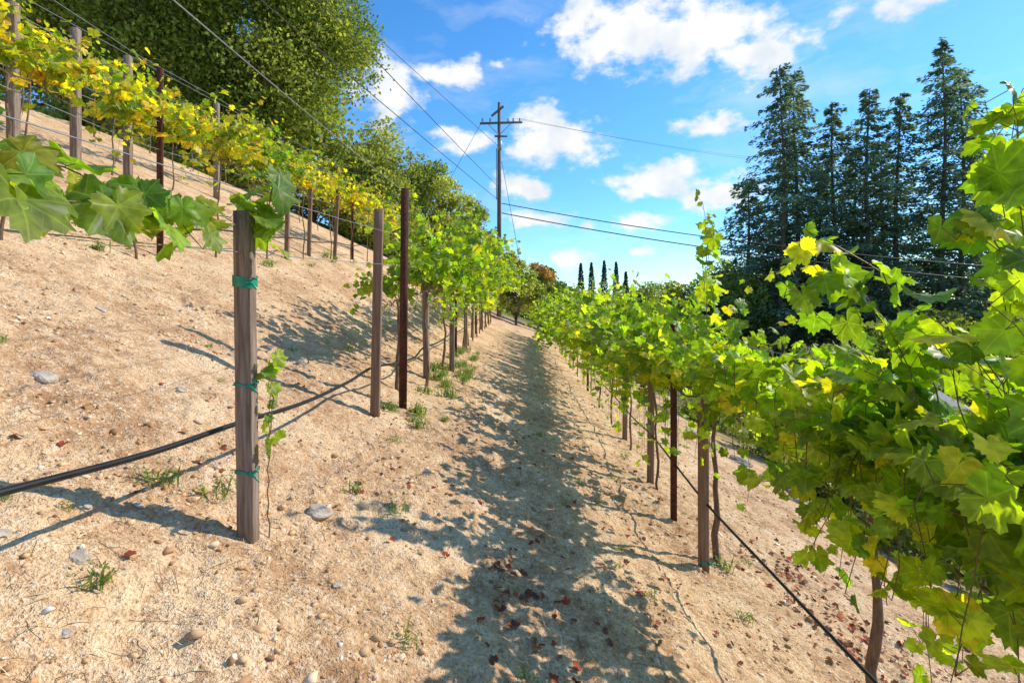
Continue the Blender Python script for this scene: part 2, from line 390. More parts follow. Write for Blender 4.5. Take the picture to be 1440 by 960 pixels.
near=[pathpts([(-1.3,.75,.25),(-1.25,1.1,.24),(-1.23,1.45,.27),(-1.2,1.8,.30),(-1.2,2.2,.36)],17),
      pathpts([(-1.3,.75,.2),(-1.35,1.25,.38),(-1.32,1.5,.40),(-1.3,1.75,.36)],10),
      pathpts([(-1.25,1.5,.28),(-1.2,1.8,.32),(-1.2,2.1,.36)],6),
      pathpts([(-1.3,.85,.35),(-1.18,1.14,.42),(-1.12,1.12,.30),(-1.1,1.12,.18)],8),
      pathpts([(-1.24,1.3,.27),(-1.15,1.5,.28),(-1.12,1.62,.20)],6),
      pathpts([(-1.22,1.6,.28),(-1.15,1.75,.30),(-1.12,1.85,.2)],5),
      pathpts([(-1.13,2.28,.36),(-1.10,2.36,.50),(-1.08,2.38,.62)],7),
      pathpts([(-1.18,2.28,.40),(-1.11,2.3,.36),(-1.09,2.3,.2)],6)]
z0=gz(-1.32,.75); e=empty('grapevine',(-1.32,.75,z0),label='near grapevine shoot with large lobed leaves on wire',category='grapevine',group=GL)
add('trunk',trunk_mesh((0,0,0),.25-z0,.12,.025),parent=e)
a,b=shoots_to_parts(near,.114,'hi','near',(-1.32,.75,z0),petiole=.055,skip=1,rcane=.004,tipshrink=False)
add('cane',a,parent=e); add('foliage',b,parent=e)
zz=gz(-1.12,2.36)
e=empty('grapevine',(-1.12,2.36,zz),label='young grapevine shoot climbing a weathered wooden post',category='grapevine',group=GL)
yp=[pathpts([(-1.13,2.38,zz),(-1.13,2.38,zz+.4),(-1.11,2.36,zz+.85)],16),pathpts([(-1.13,2.38,zz+.4),(-1.10,2.36,zz+.6),(-1.12,2.36,zz+.8)],9)]
a,b=shoots_to_parts(yp,.06,'hi','green',(-1.12,2.36,zz),petiole=.025,skip=8,tipshrink=False,dbl=.6)
add('trunk',a,parent=e); add('foliage',b,parent=e)
vine(-1.3,5.85,1.0,8,.8,'mid','green',.085,GL,LL,arms=.35,lean=.3,droop=.16)
G2='grapevines on the upper hillside rows'
L2='yellow-green grapevine on uphill trellis row'
y=4.4
while y<19:
    vine(-4.4,y,1.45,int(rng.choice([16,26,36,30])),1.05*rng.uniform(.8,1.2),'mid','gold' if rng.random()<.7 else 'mid',.09,G2,L2,arms=.75,steps=(7,15),lean=.4,droop=.09,th=.012,upr=(.4,1.2),hang=6,hl=.45); y+=1.6
y=6.2
while y<22:
    vine(-7.5,y,1.4,int(rng.choice([12,18,26])),1.1*rng.uniform(.8,1.15),'lo','gold' if rng.random()<.6 else 'green',.11,G2,L2,arms=.75,steps=(8,15),lean=.4,th=.012,hang=4,hl=.4); y+=1.7
y=9
while y<26:
    vine(-10.6,y,1.3,18,1.05,'lo','mid',.13,G2,L2,arms=.85,steps=(9,15),lean=.4,th=.015,hang=5,hl=.6); y+=2.

# ------------------------------------------------------------------ posts
def post(x,y,top,w,mat,label,group,ties=(),lean=(0,0),d=None,rz=.15):
    z=gz(x,y); h=top-z; mb=MB(); a=w/2;b=(d or w)/2; c=.04*w
    poly=[(-a+c,-b),(a-c,-b),(a,-b+c),(a,b-c),(a-c,b),(-a+c,b),(-a,b-c),(-a,-b+c)]
    mb.prism(poly,-.12,h,segs=8,jit=.0012,taper=.97)
    o=add('wooden_post',mb.mesh('wooden_post',mat),(x,y,z),label=label,category='post',group=group)
    o.rotation_euler=(lean[0],lean[1],rz)
    for zt,ht in ties:
        tb=MB(); a2=a+.003;b2=b+.003
        zc=zt-z
        V_=[]
        for (qx,qy,dz) in [(-a2,-b2,.006),(a2,-b2,-.006),(a2,b2,.004),(-a2,b2,-.004)]:
            V_+=[(qx,qy,zc-ht/2+dz),(qx,qy,zc+ht/2+dz*2)]
        T_=[]
        for j in range(4):
            p0=2*j;p1=2*((j+1)%4); T_+=[(p0,p1,p1+1),(p0,p1+1,p0+1)]
        tb.add(V_,T_)
        tb.box((a2-.006,-b2-.008,zc),(.018,.015,.014))
        for sgn in (1,-1):
            P=[(a2-.006,-b2-.008,zc),(a2+.018,-b2-.014,zc+.016*sgn),(a2+.034,-b2-.016,zc-.012+.022*sgn)]
            tb.tube(P,[.004,.006,.003],k=4)
        add('tie',tb.mesh('tie',M_tie),parent=o)
    return o
def stake(x,y,top,label,group,s=.032,lean=(0,0)):
    z=gz(x,y); h=top-z; mb=MB(); t=s*.16
    mb.prism([(-s,-t),(s,-t),(s,t),(-s,t)],-.12,h)
    mb.prism([(-t,t+.0005),(t,t+.0005),(t,s*1.4),(-t,s*1.4)],-.12,h)
    k=0
    while k*.055<h-.1:
        mb.box((0,-t-.003,k*.055+.06),(s*.5,.006,.014)); k+=1
    o=add('steel_stake',mb.mesh('steel_stake',M_rust),(x,y,z),label=label,category='stake',group=group)
    o.rotation_euler=(lean[0],lean[1],random.uniform(-.5,.5)); return o
GP='wooden posts of the vineyard trellis'; GS='rusty steel stakes of the vineyard trellis'
post(-1.19,2.31,.41,.076,M_wood,'weathered wooden post with three green ties in dry soil',GP,ties=((.09,.045),(-.37,.010),(-.76,.014)),lean=(0,-.012),rz=.02,d=.06)
post(-1.25,4.67,.85,.08,M_wood2,'brown wooden post standing beside rusty steel stake',GP,lean=(0,.02),rz=.05,d=.06)
stake(-1.12,5.25,1.17,'tall rusty steel stake beside wooden post',GS,s=.04,lean=(0,.01))
WP='weathered wooden post under hanging vine leaves'
WS='thin rusty steel stake carrying trellis wires'
for (x,y,t,tie) in [(-1.2,7.2,.4,((-.35,.02),)),(-1.0,8.5,.4,((-.3,.02),)),(-1.12,12.4,.5,()),(-1.2,15.5,.5,()),(-1.2,20,.5,()),(-1.2,26,.5,())]:
    post(x,y,t,.08,M_wood,WP,GP,ties=tie,lean=(0,random.uniform(-.02,.02)),rz=random.uniform(-.3,.3))
for (x,y) in [(-1.15,10.4),(-1.2,17),(-1.2,23)]:
    stake(x,y,.9,WS,GS,s=.035)
for (x,y,t) in [(1.46,3.9,-.5),(1.58,5.85,-.45),(1.74,7.9,-.4)]:
    post(x,y,t,.062,M_wood2,'wooden post under leafy green grapevine canopy',GP,lean=(0,random.uniform(-.02,.02)),ties=(((gz(x,y)+.06,.015),) if y<4 else ()))
for (x,y,t) in [(1.5,4.75,-.08),(1.85,12.5,-.4)]:
    stake(x,y,t,'rusty steel stake under leafy green grapevine canopy',GS,s=.03)
for (x,y,t,k) in [(-4.4,6.4,2.93,1),(-4.4,10,2.5,0),(-4.4,12.7,3.05,0),(-4.4,14.1,3.5,1),(-4.6,11.6,2.75,0)]:
    if k: stake(x,y,t,'rusty steel stake on the upper hillside row',GS,s=.04)
    else: post(x,y,t,.08,M_wood2,'wooden post on the upper hillside row',GP,lean=(0,random.uniform(-.03,.05)))
for (x,y,t) in [(-7.5,8.8,4.7),(-7.5,10,4.8),(-7.5,7.7,4.5),(-7.5,13,5.05)]:
    post(x,y,t,.12,M_wood,'grey wooden end post high on the hillside',GP)

# ------------------------------------------------------------------ wires & hoses
def wire(pts,r,name,mat,label,cat,group=None,k=5,smooth=True):
    mb=MB(); P=np.array(pts,float); root=P[0].copy(); mb.tube(P-root,r,k=k)
    o=add(name,mb.mesh(name,mat,smooth),tuple(root),label=label,category=cat)
    if group: o['group']=group
    return o
def sag(a,b,s,n=24):
    a=np.array(a,float);b=np.array(b,float)
    return [a+(b-a)*t-np.array([0,0,s*4*t*(1-t)]) for t in np.linspace(0,1,n)]
GW='trellis wires strung between vineyard posts'; LW='thin galvanised trellis wire strung between posts'
def rowwire(x,hs,y0,y1,r):
    for h in hs:
        P=[]
        for y in np.arange(y0,y1,1.5): P.append((x+.01*math.sin(y),y,ground(x,y)+h+.01*math.sin(y*2.1)))
        wire(P,r,'trellis_wire',M_wire,LW,'wire',GW,k=4)
wire(sag((-1.25,.4,.14),(-1.14,5.25,.38),.01)+sag((-1.2,7,.42),(-1.2,29,.42),.0,6),.0022,'trellis_wire',M_wire,LW,'wire',GW)
wire(sag((-1.28,.4,.42),(-1.14,5.25,.68),.01)+sag((-1.2,7,.72),(-1.2,29,.72),.0,6),.0022,'trellis_wire',M_wire,LW,'wire',GW)
wire(sag((-1.25,.4,1.08),(-1.12,5.25,1.14),.02)+sag((-1.2,7,1.15),(-1.2,29,1.15),.0,6),.0028,'trellis_wire',M_wire,LW,'wire',GW)
rowwire(-4.4,(1.35,1.7,2.05,2.38),1.5,20,.004)
rowwire(-7.5,(1.3,1.8,2.45),3,22,.006)
wire(sag((1.55,.4,-.85),(2.3,27,-1.0),0),.0022,'trellis_wire',M_wire,LW,'wire',GW)
wire(sag((1.5,.4,-.3),(2.3,27,-.3),0),.0022,'trellis_wire',M_wire,LW,'wire',GW)
hp=[(-1.42,.5,-.46),(-1.38,1.25,-.50),(-1.35,1.9,-.56),(-1.31,2.43,-.575),(-1.30,3.2,-.625),(-1.31,4.1,-.635),(-1.31,4.8,-.61),(-1.25,5.6,-.66),(-1.25,6.6,-.70),(-1.25,7.2,-.64),(-1.22,8.6,-.66)]+[(-1.22,q,-.63-.03*(i%2)) for i,q in enumerate(range(10,29,2))]
def smoothp(P,n):
    P=np.array(P); t=np.linspace(0,len(P)-1.001,n); out=[]
    for q in t:
        i=int(q);f=q-i; p0=P[max(i-1,0)];p1=P[i];p2=P[min(i+1,len(P)-1)];p3=P[min(i+2,len(P)-1)]
        out.append(.5*((2*p1)+(-p0+p2)*f+(2*p0-5*p1+4*p2-p3)*f*f+(-p0+3*p1-3*p2+p3)*f**3))
    return out
GH='black drip irrigation hoses hung along rows'
wire(smoothp(hp,120),.012,'irrigation_hose',M_hose,'thick black drip hose strung along trellis posts','hose',GH,k=10)
hp2=[(1.5,.5,-1.52),(1.5,1.3,-1.54),(1.5,2.1,-1.565),(1.5,3.0,-1.56),(1.48,3.86,-1.53),(1.52,4.75,-1.51),(1.6,5.85,-1.52),(1.66,7.,-1.58),(1.72,8,-1.6)]+[(1.78+.03*i,q,-1.6-.03*i) for i,q in enumerate(range(10,27,2))]
wire(smoothp(hp2,120),.009,'irrigation_hose',M_hose,'thin black drip hose strung under green vines','hose',GH,k=8)
h3=[(-4.35,q,ground(-4.35,q)+.45-.04*(i%2)) for i,q in enumerate(np.arange(3,20,1.2))]
wire(smoothp(h3,80),.013,'irrigation_hose',M_hose,'black drip hose along the upper hillside row','hose',GH,k=8)

# ------------------------------------------------------------------ ground litter
def scatter(n,x0,x1,y0,y1,pw=1.7):
    u=rng.random(n)**pw; y=y0+(y1-y0)*u; x=rng.uniform(x0,x1,n); return x,y
import bmesh
bm=bmesh.new(); bmesh.ops.create_icosphere(bm,subdivisions=1,radius=1); bm.verts.ensure_lookup_table()
IV=np.array([v.co[:] for v in bm.verts]); IT=np.array([[v.index for v in f.verts] for f in bm.faces]); bm.free()
x,y=scatter(50000,-5.5,3.8,1.0,12,1.8)
keep=[noise.noise(Vector((a*1.4,b*1.4,3)))+.4*noise.noise(Vector((a*5,b*5,3)))>-.05+rng.normal(0,.2) for a,b in zip(x,y)]
x=x[keep];y=y[keep]; n=len(x)
s=np.clip(rng.lognormal(-5.1,.6,n),.0015,.024)
Vv=IV[None]*rng.uniform(.45,1.4,(n,12,1)); Vv=Vv*rng.uniform(.5,1.5,(n,1,3))*np.array([1,1,.6])*s[:,None,None]
cz=np.array([gz(a,b) for a,b in zip(x,y)]); Vv+=np.stack([x,y,cz+s*.15],1)[:,None,:]
tt=np.array([(.52,.305,.155),(.68,.44,.235),(.82,.61,.40),(.84,.74,.58),(.36,.195,.10)])[rng.choice(5,n,p=[.30,.36,.15,.07,.12])]*rng.uniform(.8,1.12,(n,1))
add('gravel',mkmesh('gravel',Vv.reshape(-1,3),(IT[None]+(np.arange(n)*12)[:,None,None]).reshape(-1,3),tint=np.repeat(tt,20,axis=0),mat=M_dry),kind='stuff',label='loose clods and pebbles on dry hillside soil',category='gravel')
x,y=scatter(15000,-6,4.4,1.0,14,1.7)
keep=[noise.noise(Vector((a*1.1,b*1.1,9)))+.4*noise.noise(Vector((a*4,b*4,1)))>.02+rng.normal(0,.15) for a,b in zip(x,y)]
x=x[keep];y=y[keep];n=len(x)
ln=rng.uniform(.02,.10,n);an=rng.uniform(0,2*math.pi,n);w=rng.uniform(.0006,.0014,n)*(1+y*.08)
dx=np.cos(an);dy=np.sin(an)
def gzv(a,b): return np.array([gz(p,q) for p,q in zip(a,b)])
P0=np.stack([x-dx*ln/2,y-dy*ln/2,gzv(x-dx*ln/2,y-dy*ln/2)+rng.uniform(.001,.01,n)],1)
P2=np.stack([x+dx*ln/2,y+dy*ln/2,gzv(x+dx*ln/2,y+dy*ln/2)+rng.uniform(.001,.035,n)],1)
P1=(P0+P2)/2; P1[:,2]+=rng.uniform(.002,.02,n)
sd=np.stack([-dy,dx,rng.normal(0,.5,n)],1)*w[:,None]
Vv=np.stack([P0-sd,P0+sd,P1-sd,P1+sd,P2-sd*.4,P2+sd*.4],1)
T0=np.array([(0,1,3),(0,3,2),(2,3,5),(2,5,4)])
tt=np.array([(.78,.57,.31),(.60,.40,.2),(.85,.66,.4),(.30,.17,.08),(.2,.11,.06)])[rng.choice(5,n)]*rng.uniform(.8,1.1,(n,1))
add('dry_grass',mkmesh('dry_grass',Vv.reshape(-1,3),(T0[None]+(np.arange(n)*6)[:,None,None]).reshape(-1,3),tint=np.repeat(tt,4,axis=0),mat=M_dry),kind='stuff',label='flattened straw scattered over dry hillside soil',category='dry grass')
cl=[(.1,2.4,.35,40),(.05,2.9,.3,35),(2.3,3.6,.5,150),(2.6,4.5,.5,120),(1.0,3.2,.9,40),(-1.9,2.6,.8,24),(.3,6,.8,24),(-.7,3.5,.6,24),(-1,9,.5,30),(.9,5,.8,30)]
X=[];Y=[]
for a,b,sg,k in cl: X+=list(rng.normal(a,sg*.5,k)); Y+=list(rng.normal(b,sg,k))
X=np.array(X);Y=np.clip(Y,1.4,14);n=len(X)
C=np.stack([X,Y,gzv(X,Y)+.015],1); nn=np.array([.3,0,.95])+rng.normal(0,.4,(n,3)); tp=rng.normal(0,1,(n,3))
tt=np.array([(.30,.06,.03),(.20,.07,.04),(.40,.2,.08),(.38,.08,.03)])[rng.choice(4,n)]
add('leaf_litter',leaves(C,nn,tp,rng.uniform(.014,.034,n),'mid',tt,'leaf_litter',M_dry),kind='stuff',label='fallen red and brown vine leaves on soil',category='leaf litter')
def rock(x,y,s,mat,label,flat=.5,grp=None):
    bm=bmesh.new(); bmesh.ops.create_icosphere(bm,subdivisions=3,radius=1)
    o_=Vector((random.uniform(0,99),0,0))
    for v in bm.verts:
        d=v.co.copy(); r=1+.45*noise.noise(d*1.1+o_)+.15*noise.noise(d*3+o_); v.co=Vector((d.x*r*1.2,d.y*r,max(-.6,min(.75,d.z*r))*flat))*s
    me=bpy.data.meshes.new('rock'); bm.to_mesh(me); bm.free(); me.materials.append(mat)
    o=add('rock',me,(x,y,gz(x,y)+s*flat*.15),label=label,category='rock'); o.rotation_euler=(random.uniform(-.2,.2),.3,random.uniform(-.4,.4))
    if grp: o['group']=grp
GK='stones lying on the dry vineyard soil'
for (x,y,s) in [(-1.02,2.72,.06),(-1.52,1.8,.03),(-2.57,2.81,.06),(-1.75,1.75,.025),(-.5,2.0,.013),(.75,2.3,.018),(-2.2,3.4,.03),(-1.9,3.1,.025),(-1.6,2.2,.018),(-.6,3.6,.02),(-3.2,4.,.04),(-1.35,1.55,.016),(.9,2.7,.018),(-.75,2.2,.016),(-1.7,2.05,.016)]:
    rock(x,y,s,M_rock,'pale tan stone half buried in dry soil',grp=GK)
for (x,y,s) in [(4.2,10.6,.14),(4.4,9.8,.18),(4.6,9.1,.15),(4.75,8.5,.17),(4.5,8.,.12),(3.75,4.2,.05),(4.1,11.6,.16)]:
    rock(x,y,s,M_grock,'grey boulder edging the dry slope',flat=.6,grp='grey boulders edging the slope')
def weed(x,y,h,n,label='small green weed tuft growing in dry soil',tint=(.17,.25,.065)):
    z=gz(x,y);Vs=[];T=[]
    for i in range(n):
        a=rng.uniform(0,6.28);l=h*rng.uniform(.5,1.1);le=rng.uniform(.1,.8);w=h*.035
        p=np.array([rng.normal(0,h*.25),rng.normal(0,h*.25),-.01]);d=np.array([math.cos(a)*le,math.sin(a)*le,1.]);d/=np.linalg.norm(d);s=np.array([-math.sin(a),math.cos(a),0])*w
        q=p+d*l*.55;r=q+(d+np.array([math.cos(a)*.6,math.sin(a)*.6,-.4]))*l*.4
        b=len(Vs);Vs+=[p-s*.5,p+s*.5,q-s,q+s,r];T+=[(b,b+1,b+3),(b,b+3,b+2),(b+2,b+3,b+4)]
        for j in range(3):
            f=rng.uniform(.3,1);c=p+d*l*f;aa=rng.uniform(0,6.28);u=np.array([math.cos(aa),math.sin(aa),.4])*h*.16;v=np.array([-math.sin(aa),math.cos(aa),0])*h*.05
            b=len(Vs);Vs+=[c,c+u*.5+v,c+u,c+u*.5-v];T+=[(b,b+1,b+2),(b,b+2,b+3)]
    tt=np.array(tint)*rng.uniform(.7,1.3,(len(T),1))
    add('weed',mkmesh('weed',Vs,T,tint=tt,mat=M_tree),(x,y,z),label=label,category='weed',group='small weeds in the dry soil')
WD=[(-1.41,1.74,.10,22),(-1.64,2.41,.14,22),(-1.42,2.5,.14,14),(-1.2,5.1,.14,30),(-1.0,5.3,.12,30),(-.96,5.0,.1,22),(-1.05,7.4,.2,40),(-.9,7.0,.16,36),(-1.2,7.9,.22,36),(-.85,8.2,.15,30),(-.96,3.1,.10,18),(-.69,3.0,.11,20),(-.95,4.2,.1,18),(1.69,4.05,.14,26),(1.5,3.3,.10,18),(.06,2.1,.07,16),(.35,6.3,.1,16),(1.1,5.4,.1,16),(-2.3,5.4,.1,18),(-2.6,4.4,.08,16),(-3.1,6.,.14,20),(-2.1,6.6,.16,20),(-1.15,6.3,.12,24),(-.9,9.6,.18,30),(-1.1,11,.2,30),(1.45,6.6,.12,20),(-.4,4.,.06,14),(.7,3.4,.06,12),(-1.9,1.9,.07,14)]
for i in range(34): WD.append((rng.uniform(-1.25,-.7),rng.uniform(4.8,12),rng.uniform(.09,.2),28))
for i in range(12): WD.append((rng.uniform(-4.6,-4.0),rng.uniform(5,14),rng.uniform(.1,.2),22))
for i in range(34): WD.append((rng.uniform(-3.5,2.2),rng.uniform(1.8,8),rng.uniform(.04,.09),14))
for (x,y,h,n) in WD: weed(x,y,h,n)

# ------------------------------------------------------------------ trees
def diamonds(C,S,up=.4,asp=.6):
    n=len(C); Nn=norm(rng.normal(0,1,(n,3))+np.array([0,0,up])); Tp=rng.normal(0,1,(n,3)); Y=norm(Tp-(Tp*Nn).sum(1)[:,None]*Nn);X=np.cross(Y,Nn)
    S=S[:,None]; Vv=np.stack([C-Y*S,C+X*S*asp,C+Y*S,C-X*S*asp],1).reshape(-1,3)
    T=(np.array([(0,1,2),(0,2,3)])[None]+(np.arange(n)*4)[:,None,None]).reshape(-1,3)
    return Vv,T
def broadleaf(name,x,y,zb,cz,R,nb,nl,ls,cols,label,cat='tree',trunk_r=.35,group=None,br=(.22,.38)):
    z=zb if zb is not None else gz(x,y)
    e=empty(name,(x,y,z),label=label,category=cat)
    if group: e['group']=group
    c0=np.array([0,0,cz-z]); Rr=np.array(R)
    d=norm(rng.normal(0,1,(nb,3))); f=rng.uniform(.45,.9,nb)
    B=c0+d*f[:,None]*Rr; rb=rng.uniform(br[0],br[1],nb)*min(R)*1.05
    C=[];K=[]
    cols=np.array(cols)
    for b,r in zip(B,rb):
        dd=norm(rng.normal(0,1,(nl,3))+np.array([0,0,.25])); rr=r*np.clip(rng.normal(.85,.2,nl),.2,1.3)
        C.append(b+dd*rr[:,None]*np.array([1.1,1.1,.85]))
        base=cols[rng.integers(len(cols))]*rng.uniform(.75,1.25)
        K.append(np.repeat((base*rng.uniform(.7,1.35,(nl,1))),2,axis=0))
    C=np.vstack(C);K=np.vstack(K)
    Vv,T=diamonds(C,rng.uniform(.6,1.3,len(C))*ls)
    add('crown',mkmesh('crown',Vv,T,tint=K,mat=M_tree),parent=e)
    mb=MB(); H=cz-z; P=[(random.uniform(-.1,.1)*i,random.uniform(-.1,.1)*i,-.3+(H*.9+.3)*i/5) for i in range(6)]
    mb.tube(P,np.linspace(trunk_r,trunk_r*.45,6),k=9)
    for b in B[::max(1,nb//14)]:
        s=np.array(P[random.randint(1,4)]); m_=(s+b)/2+np.array([0,0,.1*H]); mb.tube([s,m_,b],[trunk_r*.4,trunk_r*.22,trunk_r*.07],k=5)
    add('trunk',mb.mesh('trunk',M_tbark,True),parent=e)
    return e
OAK=[(.13,.175,.035),(.17,.22,.045),(.21,.26,.055),(.27,.30,.07)]
OLV=[(.21,.255,.065),(.28,.32,.085),(.34,.37,.11)]
LGT=[(.30,.34,.10),(.38,.40,.13),(.24,.29,.08)]
broadleaf('oak_tree',-13.6,26,None,13.5,(6.6,5.5,6.0),110,900,.10,OAK,'large dense dark green oak on hilltop',trunk_r=.5,br=(.18,.34))
broadleaf('oak_tree',-21,25,None,13.,(6.5,5,6.),75,800,.11,OAK,'broad dark green oak behind hillside vine rows',trunk_r=.5)
broadleaf('oak_tree',-17,32,None,11.,(7,5,5.),50,300,.2,OAK,'dark green oak filling the hill crest',trunk_r=.5)
broadleaf('oak_tree',-8.6,30,None,6.6,(3.6,3,3.8),54,420,.11,OLV+OAK[2:],'olive green tree behind the hillside vines',trunk_r=.25)
broadleaf('oak_tree',-5.3,33,None,5.0,(2.8,2.6,4.2),56,420,.11,OLV+OAK[2:],'rounded olive green tree beside utility pole',trunk_r=.25)
broadleaf('oak_tree',-3.3,36,None,3.6,(2.3,2,3.8),46,340,.12,OLV,'small olive green tree beside utility pole',trunk_r=.2)
broadleaf('shrub',-1.7,38.5,None,2.2,(2.0,1.2,3.0),36,280,.12,OLV+[(.25,.15,.07)],'mixed green shrub around pole base',cat='shrub',trunk_r=.1)
broadleaf('shrub',.3,37,None,1.2,(1.5,1.5,2.4),26,240,.11,LGT,'light olive bush closing the end of path',cat='shrub',trunk_r=.1)
broadleaf('shrub',1.9,38,None,.9,(1.6,1.5,2.4),26,240,.11,LGT+[(.36,.22,.08)],'olive and russet bush closing the end of path',cat='shrub',trunk_r=.1)
broadleaf('broadleaf_tree',2.9,44,None,.9,(1.8,2,2.4),30,240,.12,LGT+OLV,'dusty green tree at the end of path',trunk_r=.2,br=(.18,.3))
broadleaf('broadleaf_tree',4.4,44,None,-.4,(1.6,2,1.8),22,240,.12,OLV+[(.35,.22,.06)],'low green and orange shrub beyond the path',trunk_r=.2)
for i,(x,y,cz,r,h) in enumerate([(-12,23,6.3,1.8,1.8),(-15,22,6.6,2.,2.2),(-10,26,5.9,1.8,1.6),(-18,21,6.8,2.2,2.4),(-8,27,4.6,1.6,1.6),(-7,29,3.6,2.0,2.2),(-4.4,32,2.4,1.8,2.6),(-21,19,7,2.2,2.4),(-2.6,35,1.2,1.4,2.2)]):
    broadleaf('shrub',x,y,None,cz,(r,r,h),24,280,.10,OLV+OAK[2:],'bushy green shrub on the hill crest',cat='shrub',trunk_r=.08,group='shrubs along hill crest')
for i,(x,y,r,h,top) in enumerate([(6,58,3.5,3,.0),(10.5,62,4,3,.8),(15,60,4.5,3.5,1.5),(20,60,5,4.5,3.2),(24,56,5,5,3.6),(27,62,6,6,5),(34,66,7,7,6),(44,66,8,8,7),(54,62,8,8,7),(62,58,7,9,8),(40,44,6,5,0),(28,36,5,4,-1.5),(20,32,4,3.5,-2.2),(48,38,6,5,.5),(4,75,4,3,1.),(13,85,5,4,2.),(24,95,7,6,5),(-2,70,5,4,3)]):
    broadleaf('broadleaf_tree',x,y,None,top-h,(r,r,h),30,220,.22,OAK+OLV[:1],'green tree in wooded valley below vineyard',trunk_r=.2,group='trees in the valley below')
for i,(x,y,r) in enumerate([(6.2,9.5,.9),(6.5,12.5,1.1),(6.,15.5,1.2),(5.8,7.,.9),(7.2,6,1.),(5.2,19,1.1),(5.5,24,1.4),(5.,29,1.4),(8.,9,1.5),(8.5,12,1.6),(9.2,7.5,1.6),(9,15.5,1.7)]):
    broadleaf('shrub',x,y,None,gz(x,y)+r*.8,(r,r,r),18,260,.05,OAK+OLV[:1],'dark green shrub on slope below vines',cat='shrub',trunk_r=.04,group='shrubs below the vine row')
RW=[(.10,.155,.10),(.135,.20,.12),(.17,.245,.15),(.21,.285,.18)]
def redwood(x,y,top,R,nbr,seed,label,start=.18):
    r2=np.random.default_rng(seed); z=gz(x,y); H=top-z
    e=empty('redwood_tree',(x,y,z),label=label,category='tree',group='tall redwood trees in the valley')
    wob=lambda h:.25*math.sin(h*.22+seed)
    mb=MB(); zs=np.linspace(-.3,H,14); mb.tube([(wob(q),0,q) for q in zs],np.linspace(.42,.04,14),k=8)
    C=[];K=[];Xd=[];S=[]
    a=0
    for i in range(nbr):
        t=start+(1-start)*(i/nbr); h=t*H; a+=2.4+r2.normal(0,.5)
        prof=min(1,(1-t)*1.9+.06)**.85
        l=R*prof*r2.uniform(.35,1.25)+.35
        droop=r2.uniform(.05,.5)
        d=np.array([math.cos(a),math.sin(a),0]); pts=[]
        for j in range(6):
            f=j/5; pts.append(np.array([wob(h),0,h])+d*l*f+np.array([0,0,.2*l*f-droop*l*f*f]))
        mb.tube(pts,np.linspace(.06,.012,6)*(1-.5*t),k=4,cap=False)
        ns=int(36+70*l/R)
        base=np.array(RW[r2.integers(4)])*r2.uniform(.75,1.2)
        f=r2.uniform(.2,1.08,ns); P=np.array(pts)
        c=np.stack([np.interp(f,np.linspace(0,1,6),P[:,k]) for k in range(3)],1)
        sd=np.array([-d[1],d[0],0]); off=r2.normal(0,1,ns)*.19*l*(1.15-f*.7)
        c=c+sd*off[:,None]+np.stack([np.zeros(ns),np.zeros(ns),r2.normal(-.12,.18,ns)],1)
        C.append(c);K.append(base*r2.uniform(.65,1.4,(ns,1)))
        Xd.append(np.tile(d,(ns,1))+sd*(np.sign(off)*.8)[:,None]+r2.normal(0,.3,(ns,3))-np.array([0,0,.45])); S.append(r2.uniform(.12,.30,ns))
    C=np.vstack(C);K=np.vstack(K);Xd=norm(np.vstack(Xd));S=np.concatenate(S)[:,None]
    Nn=norm(r2.normal(0,.7,C.shape)+np.array([0,0,1.])); W=norm(np.cross(Xd,Nn))
    Vv=np.stack([C-Xd*S,C+W*S*.42,C+Xd*S*1.1,C-W*S*.42],1).reshape(-1,3); n=len(C)
    T=(np.array([(0,1,2),(0,2,3)])[None]+(np.arange(n)*4)[:,None,None]).reshape(-1,3)
    add('crown',mkmesh('crown',Vv,T,tint=np.repeat(K,2,axis=0),mat=M_con),parent=e)
    add('trunk',mb.mesh('trunk',M_tbark,True),parent=e)
LRW='tall grey-green redwood with layered drooping branches'
for i,(x,y,t,R,nb) in enumerate([(29.0,55,25.4,6.0,145),(31.6,57,25.8,5.0,135),(35.2,56,21.8,5.2,135),(38.3,55,23,5.2,135),(42.2,56,22.8,5.3,135),(46.3,55,28.2,5.8,165),(49.2,56,25.5,5.5,150),(26.6,58,14,5.0,105),(52.5,58,19,5.0,120),(44.2,61,19,5.0,110),(33.5,62,18,5.0,105),(36.8,61,17,5.0,100),(40,60,18,5.0,100)]):
    redwood(x,y,t,R,nb,i+3,LRW)
def cypress(x,y,top,r):
    z=gz(x,y);H=top-z;n=1800;t=rng.random(n)**.8
    e=empty('cypress_tree',(x,y,z),label='slender columnar dark cypress on far ridge',category='tree',group='row of slender cypresses')
    a=rng.uniform(0,6.28,n); rr=r*np.minimum(1,np.minimum(t*6,(1-t)*3+.05))**.6*rng.uniform(.6,1.1,n)
    C=np.stack([np.cos(a)*rr,np.sin(a)*rr,t*H],1); Vv,T=diamonds(C,rng.uniform(.12,.28,n),asp=.4)
    add('crown',mkmesh('crown',Vv,T,tint=np.repeat(np.array((.07,.11,.055))*rng.uniform(.7,1.3,(n,1)),2,axis=0),mat=M_con),parent=e)
    mb=MB(); mb.tube([(0,0,-.3),(0,0,H*.5),(0,0,H*.9)],[.2,.12,.03],k=6); add('trunk',mb.mesh('trunk',M_tbark),parent=e)
for (x,t) in [(12.1,6.9),(13.95,7.),(16.2,7.4),(18.3,7.1),(20,5.4)]: cypress(x,90,t,.55)

